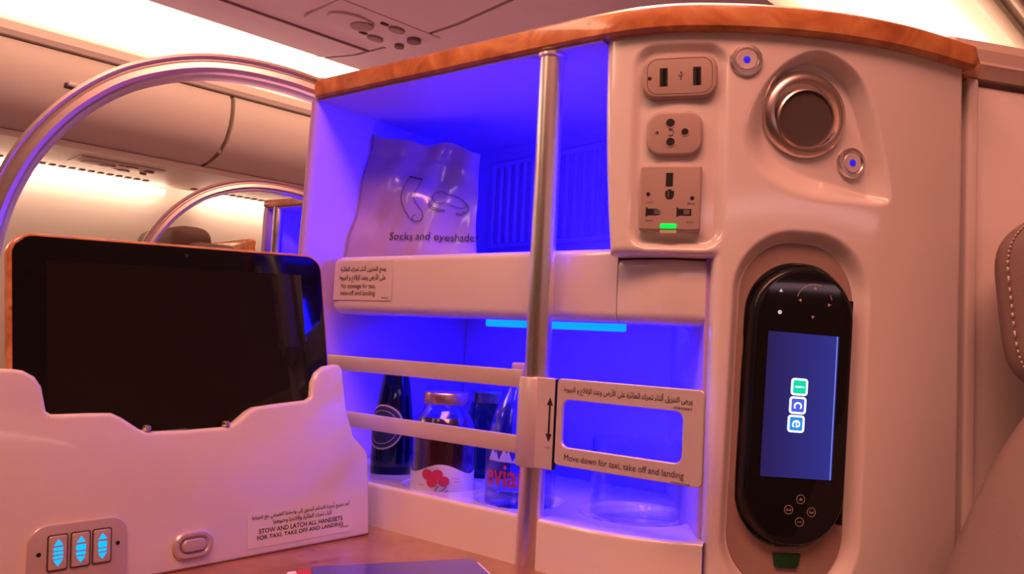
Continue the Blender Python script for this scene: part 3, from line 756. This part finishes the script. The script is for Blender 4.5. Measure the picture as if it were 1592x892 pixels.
ob = link('oval_button', ring_plate(rrect(.0280, .0180, .0089, 10, -.1478, .0155), rrect(.0185, .0095, .0047, 10, -.1478, .0155), .0030, 0, .0014), 'satin_dark', dock, DF)
link('push_bar', prism(rrect(.0165, .0080, .0038, 8, -.1478, .0155), .0040, .0010), 'satin_dark', ob, DF)
sf = DF @ Matrix.Translation((0, 0, .0001))
st = link('sticker', prism(rrect(.0910, .0245, .0008, 2, -.0620, .0180), .0002), 'sticker', dock, sf)
text('lettering', arabic('أعد جميع أجهزة التحكم اليدوي إلى وضعها الطبيعي مع تثبيتها'), 'ink', sf, st, .0850, .0052, -.0617, .0268, z=.0005, bold=.012)
text('lettering', arabic('أثناء تحرك الطائرة وإقلاعها وهبوطها'), 'ink', sf, st, .0510, .0052, -.0617, .0222, z=.0005, bold=.012)
text('lettering', 'STOW AND LATCH ALL HANDSETS', 'ink', sf, st, .0725, .0033, -.0625, .0168, z=.0005, bold=.012)
text('lettering', 'FOR TAXI, TAKE OFF AND LANDING', 'ink', sf, st, .0745, .0033, -.0630, .0122, z=.0005, bold=.012)
text('lettering', 'F0442057', 'ink', sf, st, .0085, .0012, -.0245, .0100, z=.0005)

# ================================================================== TABLET
yw, le = R(44.5), R(11)
bw = np.array([math.cos(yw), math.sin(yw), 0]); bn = np.array([bw[1], -bw[0], 0]); bN = bn*math.cos(le)+Z*math.sin(le); bU = np.cross(bN, bw)
t0 = np.array([-.21, .545, -.07])-bN*.0105+bw*.0055
TF = frame(t0, bw, bU, bN) @ Matrix.Rotation(R(2.3), 4, 'Z')
tab = thing('tablet', 'black screened tablet with wood coloured rim standing in the dock', 'tablet', t0)
TX, TY, TWd, THt = -.0035, .052, .2230, .1560
link('back_case', prism(rrect(TWd, THt, .014, 10, TX, TY), .0075, .0022, -.0075), M['wood'], tab, TF)
link('glass', prism(rrect(TWd-.0045, THt-.0045, .0125, 10, TX, TY), .0011, .0006, .0), 'gloss_black', tab, TF)
link('display', prism(rrect(.1815, .1130, .0005, 2, -.0035, .0555), .00015), mat('unlit_display', (.010, .007, .006), .035), tab, TF @ Matrix.Translation((0, 0, .0011)))
link('camera_lens', prism(circle(.0013, 16, -.004, .1215), .0001), mat('lens', (.03, .03, .05), .1), tab, TF @ Matrix.Translation((0, 0, .0011)))

# ================================================================== CONTENTS OF THE MINIBAR
ZW = -.1360
def stand(s, off, z=ZW, rot=0): return Matrix.Translation(mp_(s, off, z)) @ Matrix.Rotation(rot, 4, 'Z')
def wrap(r0, z0, z1, a0, a1, n=24, th=.0003, top=None):
    """label sheet round a bottle of radius r0 (number or function of z)"""
    V_, Fc = [], []; rows = 10
    for i in range(n+1):
        a = a0+(a1-a0)*i/n
        zt = z1 if top is None else top(i/n)
        for k in range(rows+1):
            z = z0+(zt-z0)*k/rows; r = r0(z) if callable(r0) else r0
            V_.append(((r+th)*math.cos(a), (r+th)*math.sin(a), z))
    for i in range(n):
        for k in range(rows): q = i*(rows+1)+k; Fc.append((q, q+rows+1, q+rows+2, q+1))
    return mesh(V_, Fc, 60)
FA = math.atan2(-.72, -.03) # towards the photographer
def wrap_flat(o, r, ang):
    """roll flat lettering (x right, y up) onto a cylinder"""
    for v in o.data.vertices:
        a = ang+v.co.x/r; v.co = ((r+.0011)*math.cos(a), (r+.0011)*math.sin(a), v.co.y)
    o.data.update(); return o
# sparkling water: green glass, round neck label
bt = thing('bottle', 'dark green glass bottle with round dark label at left end of tray', 'bottle', mp_(.058, -.063, ZW), 'drinks in the minibar')
pf1 = [(.0, .0015), (.0175, .001), (.0192, .004), (.0197, .018), (.0194, .036), (.0184, .052), (.0163, .070), (.0142, .084), (.0125, .094), (.0112, .099), (.0118, .101), (.0118, .103), (.0105, .104)]
inn = [(max(r-.002, .0001), z+(.003 if r < .001 else 0)) for r, z in pf1[::-1]]
def rP(z): return float(np.interp(z, [p[1] for p in pf1[2:]], [p[0] for p in pf1[2:]]))
link('glass_body', lathe(pf1+inn, 40), 'green_glass', bt, stand(.058, -.063))
link('cap', lathe([(.0120, .1025), (.0122, .107), (.0105, .109), (.0001, .1095)], 24), 'gold', bt, stand(.058, -.063))
def badge(r, m, th):
    V_, Fc = [], []; nr, na = 6, 32; V_.append(None)
    def P(u, v): z = .0485+v; rr = rP(z); a = FA-.42+u/rr; return ((rr+th)*math.cos(a), (rr+th)*math.sin(a), z)
    V_[0] = P(0, 0)
    for i in range(1, nr+1):
        for k in range(na): a = 2*PI*k/na; V_.append(P(r*i/nr*math.cos(a), r*i/nr*math.sin(a)))
    for k in range(na): Fc.append((0, 1+k, 1+(k+1) % na))
    for i in range(1, nr):
        for k in range(na): a = 1+(i-1)*na; Fc.append((a+k, a+na+k, a+na+(k+1) % na, a+(k+1) % na))
    return mesh(V_, Fc, 80)
lb = link('label', badge(.0205, 'label_gold', .0006), 'label_gold', bt, stand(.058, -.063))
link('label_field', badge(.0188, 'label_navy', .0009), 'label_navy', lb, stand(.058, -.063))
def ringline(r):
    return [(r*math.cos(a), .0485+r*math.sin(a)) for a in np.linspace(0, 2*PI, 32)]
def onbadge(o, th=.0012):
    for v in o.data.vertices:
        z = v.co.y; rr = rP(z); a = FA-.42+v.co.x/rr; v.co = ((rr+th)*math.cos(a), (rr+th)*math.sin(a), z)
    o.data.update()
onbadge(lines('label_ring', [ringline(.0150)], .0003, 'label_gold', stand(.058, -.063), lb))
o = text('lettering', 'perrier', 'white_print', stand(.058, -.063), lb, .024, .0066, 0, .0475); onbadge(o)
# red juice bottle
jb = thing('bottle', 'red juice bottle with gold lid and berry label', 'bottle', mp_(.1375, -.045, ZW), 'drinks in the minibar')
jf = stand(.1375, -.045, ZW-.0005) @ Matrix.Diagonal((1, 1, .91, 1))
JR = .0268
link('glass_body', lathe([(.0, .001), (.0245, .0005), (.0262, .003), (JR, .012), (JR, .060), (.0262, .066), (.0225, .074), (.0188, .079), (.0175, .083), (.0175, .092), (.0162, .092), (.0162, .083), (.0175, .078), (.0212, .0730), (.0250, .0652), (.0256, .060), (.0256, .012), (.0245, .004), (.0, .003)], 48), 'glass', jb, jf)
link('juice', lathe([(.0, .0035), (.0240, .0045), (.0252, .012), (.0252, .060), (.0246, .0650), (.0208, .0725), (.0001, .0730)], 48), 'juice', jb, jf)
lid = link('lid', lathe([(.0180, .0850), (.0192, .0850), (.0195, .0865), (.0195, .0935), (.0185, .0955), (.0150, .0950), (.0001, .0950)], 48), 'gold', jb, jf)
lab = link('label', wrap(JR, .002, .030, FA-1.9, FA+1.9, 48, .0004, lambda t: .0275+.0045*math.sin((t-.5)*11+1.35)), 'label_white', jb, jf)
for dx, dz in ((-.0080, .0225), (.0005, .0230), (-.0036, .0160), (.0060, .0170)):
    o = link('berry', prism(circle(.0046, 24, dx, dz), .00001), 'label_red', lab, jf, smooth=False); wrap_flat(o, JR, FA-.05)
wrap_flat(lines('berry_stem', [[(.002, .0130), (.000, .0100), (-.0012, .0070)], [(.0082, .0125), (.006, .0098), (.002, .0075), (.0065, .0078), (.010, .0088)]], .0003, 'ink', jf, lab), JR, FA-.05)
for k, (x, z, w) in enumerate(((.0125, .0195, .006), (.014, .0165, .007), (-.0155, .0125, .005))):
    wrap_flat(lines('fine_print', [[(x, z), (x+w*.3, z+.0004), (x+w*.6, z-.0002), (x+w, z)]], .00022, 'label_pink', jf, lab), JR, FA-.05)
# plastic water bottle
wb = thing('bottle', 'clear plastic water bottle with pink lettering behind the pole', 'bottle', mp_(.2198, -.0455, ZW), 'drinks in the minibar')
wf = stand(.2198, -.0455)
WR = .0282
wp = [(.0, .003), (.018, .001), (.0262, .002), (WR, .008), (WR, .052), (.0276, .056), (.0262, .064), (.0225, .078), (.0172, .090), (.0130, .099), (.0105, .104), (.0105, .110)]
link('plastic_body', lathe(wp+[(max(r-.0008, .0001), z+(.001 if r < .02 and z < .01 else 0)) for r, z in wp[::-1]], 48), 'pet', wb, wf)
link('cap', lathe([(.0, .1165), (.0105, .1165), (.0115, .1155), (.0115, .1075), (.0112, .1070), (.0111, .1075)], 32), mat('pale_pink_cap', (.75, .5, .62), .4), wb, wf)
FA2 = FA-.42
lab = link('label', wrap(WR, .006, .052, FA2-1.5, FA2+1.5, 40, .0003), thin('clear_label', (.80, .74, .92), 1.3, .3), wb, wf)
wrap_flat(text('lettering', 'evian', 'label_pink', wf, lab, .036, .0165, 0, .0300, bold=.02), WR, FA2)
wrap_flat(text('lettering', 'NATURAL SPRING WATER', 'label_navy', wf, lab, .040, .0026, 0, .0175), WR, FA2)
def peak(x, h): return [(x-.005, .0405), (x, .0405+h), (x+.0018, .0405+h*.55), (x+.0035, .0405+h*.75), (x+.007, .0405)]
for x, h in ((-.012, .010), (-.001, .012), (.010, .009)):
    o = link('mountain_print', prism(peak(x, h)[::-1], .00001), 'white_print', lab, wf, smooth=False); wrap_flat(o, WR, FA2)
# small dark bottle at the back
sb = thing('bottle', 'small dark bottle with shiny cap behind the juice bottle', 'bottle', mp_(.130, -.118, ZW), 'drinks in the minibar')
sfm = stand(.130, -.118)
link('glass_body', lathe([(.0, .001), (.0205, .001), (.0215, .004), (.0215, .062), (.0195, .072), (.0180, .076)], 32), 'green_glass', sb, sfm)
link('cap', lathe([(.0175, .074), (.0190, .075), (.0190, .084), (.0175, .086), (.0001, .0855)], 32), mat('steel_blue_cap', (.25, .3, .4), .25, metal=.8), sb, sfm)
# tumbler
gl = thing('tumbler', 'clear empty glass tumbler standing in the right hand well', 'glass', mp_(.3076, -.0745, ZW))
link('glass_body', lathe([(.0, .0005), (.0330, .0), (.0342, .0025), (.0352, .062), (.0350, .0632), (.0344, .0632), (.0340, .062), (.0331, .0075), (.031, .0065), (.0, .0065)], 56), 'glass', gl, stand(.3076, -.0745))

# ================================================================== POUCH
pc = np.array(mp_(.010, -.045, .0505)); pr = np.array(mp_(.138, -.080, .0505))-pc; pr /= np.linalg.norm(pr); pn = np.array([pr[1], -pr[0], 0])
pn2 = pn*math.cos(R(9))+Z*math.sin(R(9)); pu = np.cross(pn2, pr)
PFm = frame(pc, pr, pu, pn2)
po_ = thing('pouch', 'clear plastic pouch printed Socks and eyeshades on the upper shelf', 'pouch', pc)
def pouch():
    nx, ny = 40, 46; V_, Fc = [], []
    rnd = random.Random(3); ph = [rnd.uniform(0, 6) for _ in range(8)]
    for side in (1, -1):
        for j in range(ny+1):
            for i in range(nx+1):
                a, b = i/nx, j/ny
                w = .128; x = a*w+(.012*b-.014)*(1-a)-.003*b*a*3
                top = .150-.026*a-.003*math.sin(a*6+.3)-.0018*math.sin(a*15)
                y = b*top
                puff = (max(0, math.sin(PI*a))**.6)*(max(0, math.sin(PI*min(1, b*1.15)))**.6 if b < .87 else 0)
                z = side*(.0006+.0075*puff)+.0022*math.sin(a*9+b*5+ph[0])*(.3+b)+.0016*math.sin(b*16+a*4+ph[1])*(1-a*.5)+.0012*math.sin(a*22-b*9+ph[2])
                z -= .010*b*b*0
                V_.append((x, y, z))
    n1 = (nx+1)*(ny+1)
    for s in (0, n1):
        for j in range(ny):
            for i in range(nx): q = s+j*(nx+1)+i; Fc.append((q, q+1, q+nx+2, q+nx+1))
    edge = [i for i in range(nx+1)]+[j*(nx+1)+nx for j in range(1, ny+1)]+[ny*(nx+1)+i for i in range(nx-1, -1, -1)]+[j*(nx+1) for j in range(ny-1, 0, -1)]
    for k in range(len(edge)): a, b = edge[k], edge[(k+1) % len(edge)]; Fc.append((a, b, n1+b, n1+a))
    return mesh(V_, Fc, 70), V_
pm, pv = pouch()
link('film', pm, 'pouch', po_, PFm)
PV = np.array(pv[:41*47])
def onpouch(o, th=.0010):
    for v in o.data.vertices:
        d = (PV[:, 0]-v.co.x)**2+(PV[:, 1]-v.co.y)**2; k = np.argsort(d)[:6]
        v.co.z = PV[k, 2].max()+th
    o.data.update()
onpouch(text('lettering', 'Socks and eyeshades', 'ink', PFm, po_, .0900, .0098, .0840, .0385))
sock = [(.050, .101), (.0645, .0975), (.0610, .083), (.0600, .077), (.0640, .071), (.0700, .064), (.0715, .059), (.0690, .0545), (.0640, .054), (.0590, .0565), (.0530, .064), (.0480, .073), (.0460, .080), (.0475, .088), (.050, .101)]
onpouch(lines('sock_print', [sock, [(.0640, .0605), (.0610, .0585), (.0612, .0545)], [(.0500, .100), (.0640, .0962)]], .00033, 'ink', PFm, po_))
cx, cy = .0965, .0745
mask = smooth_poly([(.078, .079), (.080, .0835), (.087, .0845), (.093, .0815), (.098, .0805), (.106, .0775), (.112, .0725), (.112, .0690), (.107, .0680), (.100, .0700), (.094, .0725), (.086, .0720), (.080, .0745)], 3); mask.append(mask[0])
strap = [[(.0775, .080), (.0745, .0770), (.0755, .0725), (.0805, .0680), (.0880, .0655), (.0930, .0650), (.0930, .0635), (.0860, .0640), (.0790, .0665), (.0738, .0720)], [(.112, .0730), (.1155, .0690), (.1140, .0640), (.109, .0610), (.104, .0615), (.104, .0628), (.109, .0628), (.112, .0655)]]
onpouch(lines('eyeshade_print', [mask]+strap, .00030, 'ink', PFm, po_))

# ================================================================== CHROME HOOPS
def hoop_path(k=1):
    pts = [(.012, .222), (-.006, .2265), (-.038, .2320), (-.075, .2340), (-.109, .2310), (-.143, .2215), (-.176, .2055), (-.206, .1805), (-.230, .150), (-.2465, .118), (-.258, .080), (-.264, .03), (-.266, -.05), (-.266, -.165)]
    return catmull(pts, 8)
HD = np.array([math.cos(R(25)), math.sin(R(25)), 0]); HN = np.array([HD[1], -HD[0], 0]); HP = np.array([-.185, .740, 0])
def hoop_mesh(z_end):
    q = hoop_path(); q = q[q[:, 1] >= z_end] if z_end > -.16 else q
    path = [Vector(HP+HD*a+Z*z) for a, z in q]; fr = []
    for i in range(len(path)):
        t = (path[min(i+1, len(path)-1)]-path[max(i-1, 0)]).normalized(); o_ = t.cross(Vector(HN)); 
        if o_.z < 0 and i < 10: o_ = -o_
        fr.append((o_, Vector(HN)))
    # make outward consistent
    for i in range(1, len(fr)):
        if fr[i][0].dot(fr[i-1][0]) < 0: fr[i] = (-fr[i][0], fr[i][1])
    prof = [(.0095, -.030), (.0105, -.004), (.0100, .0), (.0070, .0018), (.0055, .0005), (.0040, .0), (.0010, .0030), (-.0040, .0038), (-.0070, .0015), (-.0080, -.002), (-.0075, -.010), (-.0060, -.020), (-.0070, -.030)]
    return sweep(path, fr, prof, sharp=30)
hp = thing('hoop_rail', 'large polished metal hoop rail curving down from the wooden top', 'hoop rail', (-.30, .70, ZT))
link('rail', hoop_mesh(-.2), 'alu', hp)
link('end_cap', prism(rrect(.026, .026, .006, 5), .005, .0015), 'cap', hp, frame(HP+HD*(-.008)+Z*.2265-HN*.012, -HN, Z, HD))
DX = Vector((-.155, .575, .0)); CX2 = Vector((-.262, .700, .0))
hp2 = thing('hoop_rail', 'smaller metal hoop rail of the next seat seen behind the tablet', 'hoop rail', (-.42, 1.25, ZT), None)
link('rail', hoop_mesh(-.2), 'alu', hp2, Matrix.Translation(DX+Vector((0, 0, -.005))))
# the next seat's console: wooden top, lit blue compartment
c2 = thing('side_console', 'neighbouring console with blue lit compartment seen left of the end wall', 'console', (-.28, 1.45, -1.05))
def boxm(name, s0, s1, o0, o1, z0, z1, m): return link(name, box(s0, s1, z0, z1, o0, o1, .001), m, c2, frame(Vector(A)+CX2, T, Z, N_))
boxm('wood_top', -.01, .40, -.25, .006, ZC, ZC+.014, 'wood')
boxm('end_wall', -.012, .0, -.24, .004, -1.03, ZC, 'inner')
boxm('back_wall', 0, .40, -.25, -.235, -1.03, ZC, 'inner')
boxm('shelf', 0, .40, -.235, -.02, .018, .062, 'inner')
boxm('front_panel', .34, .40, -.235, .0, -1.03, ZC, 'shell')
boxm('ceiling_liner', 0, .40, -.235, .003, ZC-.003, ZC, 'inner')
link('support_pole', lathe([(.0095, .0), (.0095, .38)], 24), 'alu', c2, Matrix.Translation(Vector(A)+CX2+Vector((0, 0, -.163))+Vector(T)*.022+Vector(N_)*(-.004)))
pp = Vector(A)+CX2+Vector(T)*.25-Vector(N_)*.09+Vector((0, 0, .10))
area('next_console_lamp', pp, pp-Vector(T)*.3+Vector((0, 0, .05)), .10, .03, .8, (.0, .0, 1))

# ================================================================== NEIGHBOUR SEATS FAR AWAY
def far_seat(u, v, h, label):
    s = thing('far_seat', label, 'seat', uvz(u, v, -1.05), 'seats across the aisle')
    sm = UVM @ Matrix.Translation((u, v, 0))
    link('backrest', box(-.10, .10, -.28, .28, -1.05, h-.06, .05, 4), 'far_seat', s, sm)
    link('headrest', box(-.13, .02, -.20, .20, h-.24, h, .05, 4), 'far_seat', s, sm)
    link('shell_rim', box(.10, .13, -.30, .30, -1.05, h-.03, .012, 3), 'wood', s, sm)
far_seat(.40, 2.85, .385, 'dark seat back at the left edge behind the large hoop')
far_seat(1.24, 3.0, .345, 'dark seat back seen inside the smaller hoop')

# ================================================================== SEAT AND ITS SHELL ON THE RIGHT
sh = thing('seat_shell', 'cream seat shell with champagne capped top right of the console', 'seat shell', (.46, .62, -1.05))
q0 = np.array([.340, .596, 0]); dr = np.array([math.cos(R(15)), math.sin(R(15)), 0]); dn = np.array([dr[1], -dr[0], 0]); SF = frame(q0, dr, Z, dn)
link('side_panel', box(.010, .60, -1.05, .214, -.03, 0, .003), 'shell', sh, SF)
link('edge_trim', box(-.001, .0095, -1.05, .2165, -.012, .006, .0025, 3), 'shell', sh, SF)
link('dark_gap', box(-.022, -.0015, -1.05, .212, -.04, -.004), 'cabin_dark', sh, SF)
capp = [(.004, .2175), (.007, .2245), (.0085, .2270), (.0075, .2295), (.0085, .2385), (.004, .2470), (-.006, .2510), (-.03, .2510), (-.03, .2175)]
link('top_cap', sweep([Vector(q0+dr*a) for a in (-.012, -.008, .0, .006, .055, .06)], [(dn*k, Z) for k in (1, 1, 1, 1, 1, 1)], capp, sharp=25), 'cap', sh)
link('top_cap_joint', sweep([Vector(q0+dr*a) for a in (.0605, .60)], [(dn, Z)]*2, [(a*.85, z-.002) for a, z in capp], sharp=25), 'cap', sh)
seat = thing('passenger_seat', 'taupe leather passenger seat at the right edge with stitched headrest', 'seat', (.66, .42, -1.05))
def cushion(cx, cy, cz, hx, hy, hz, e=.35, rot=0, n=40):
    V_, Fc = [], []
    def sg(x, p): return math.copysign(abs(x)**p, x)
    for j in range(n+1):
        b = -PI/2+PI*j/n
        for i in range(2*n):
            a = PI*i/n
            x, y, z = hx*sg(math.cos(b), e)*sg(math.cos(a), e), hy*sg(math.cos(b), e)*sg(math.sin(a), e), hz*sg(math.sin(b), e)
            V_.append((x, y, z))
    for j in range(n):
        for i in range(2*n): i2 = (i+1) % (2*n); Fc.append((j*2*n+i, j*2*n+i2, (j+1)*2*n+i2, (j+1)*2*n+i))
    bm = bmesh.new(); me = mesh(V_, Fc, 80); bm.from_mesh(me); bmesh.ops.remove_doubles(bm, verts=bm.verts, dist=1e-5); bm.to_mesh(me); bm.free()
    return me, Matrix.Translation((cx, cy, cz)) @ Matrix.Rotation(rot, 4, 'Z')
def stitch(parent, pts):
    V_, Fc = [], []
    P = [Vector(p) for p in pts]
    me_list = []
    bm = bmesh.new()
    for a, b in zip(P[:-1], P[1:]):
        n_ = max(1, int((b-a).length/.0055))
        for k in range(n_):
            p0 = a.lerp(b, (k+.2)/n_); p1 = a.lerp(b, (k+.75)/n_); d = (p1-p0)
            q = bmesh.ops.create_cube(bm, size=1, matrix=Matrix.Translation((p0+p1)/2) @ d.to_track_quat('X', 'Z').to_matrix().to_4x4() @ Matrix.Diagonal((d.length, .0011, .0011, 1)))
    me = bpy.data.meshes.new('m'); bm.to_mesh(me); bm.free()
    o = link('stitching', me, 'thread', parent); o['kind'] = 'stuff'
def spt(a, b, h, e, mw, k=1.006):
    def sg(x, p): return math.copysign(abs(x)**p, x)
    return mw @ Vector((k*h[0]*sg(math.cos(b), e)*sg(math.cos(a), e), k*h[1]*sg(math.cos(b), e)*sg(math.sin(a), e), k*h[2]*sg(math.sin(b), e)))
hh = (.25, .055, .074)
me, mw = cushion(0, 0, 0, *hh, .42, 0)
ax = Vector((.72, -.62, .10)).normalized(); az = Vector((0, 0, 1)); ay = az.cross(ax).normalized(); az = ax.cross(ay)
mw = frame(Vector((.3625, .572, .038))+ax*.245, ax, ay, az)
head = link('headrest', me, 'leather', seat, mw)
stitch(head, [spt(PI+.50, b, hh, .42, mw) for b in np.linspace(-1.2, 1.2, 60)])
hb = (.250, .070, .42)
me, mw = cushion(.424, .49, -.440, *hb, .36, R(14)); mw = mw @ Matrix.Rotation(R(22), 4, 'Y'); back = link('backrest', me, 'leather', seat, mw)
stitch(back, [spt(PI+.60, b, hb, .36, mw) for b in np.linspace(-.6, 1.35, 90)])
link('seat_cushion', box(-.26, .26, -.30, .20, -.62, -.44, .06, 4), 'leather', seat, Matrix.Translation((.58, .10, 0)) @ Matrix.Rotation(R(14), 4, 'Z'))

# ================================================================== MINIBAR LAMPS (blue LEDs of the console)
area('shelf_lamp', mp_(.20, -.115, .0150), mp_(.20, -.150, -.2), .30, .05, 1.0, BLUE)
area('upper_lamp', mp_(.338, -.058, .125), mp_(.06, -.085, .160), .05, .09, 1.1, BLUE)
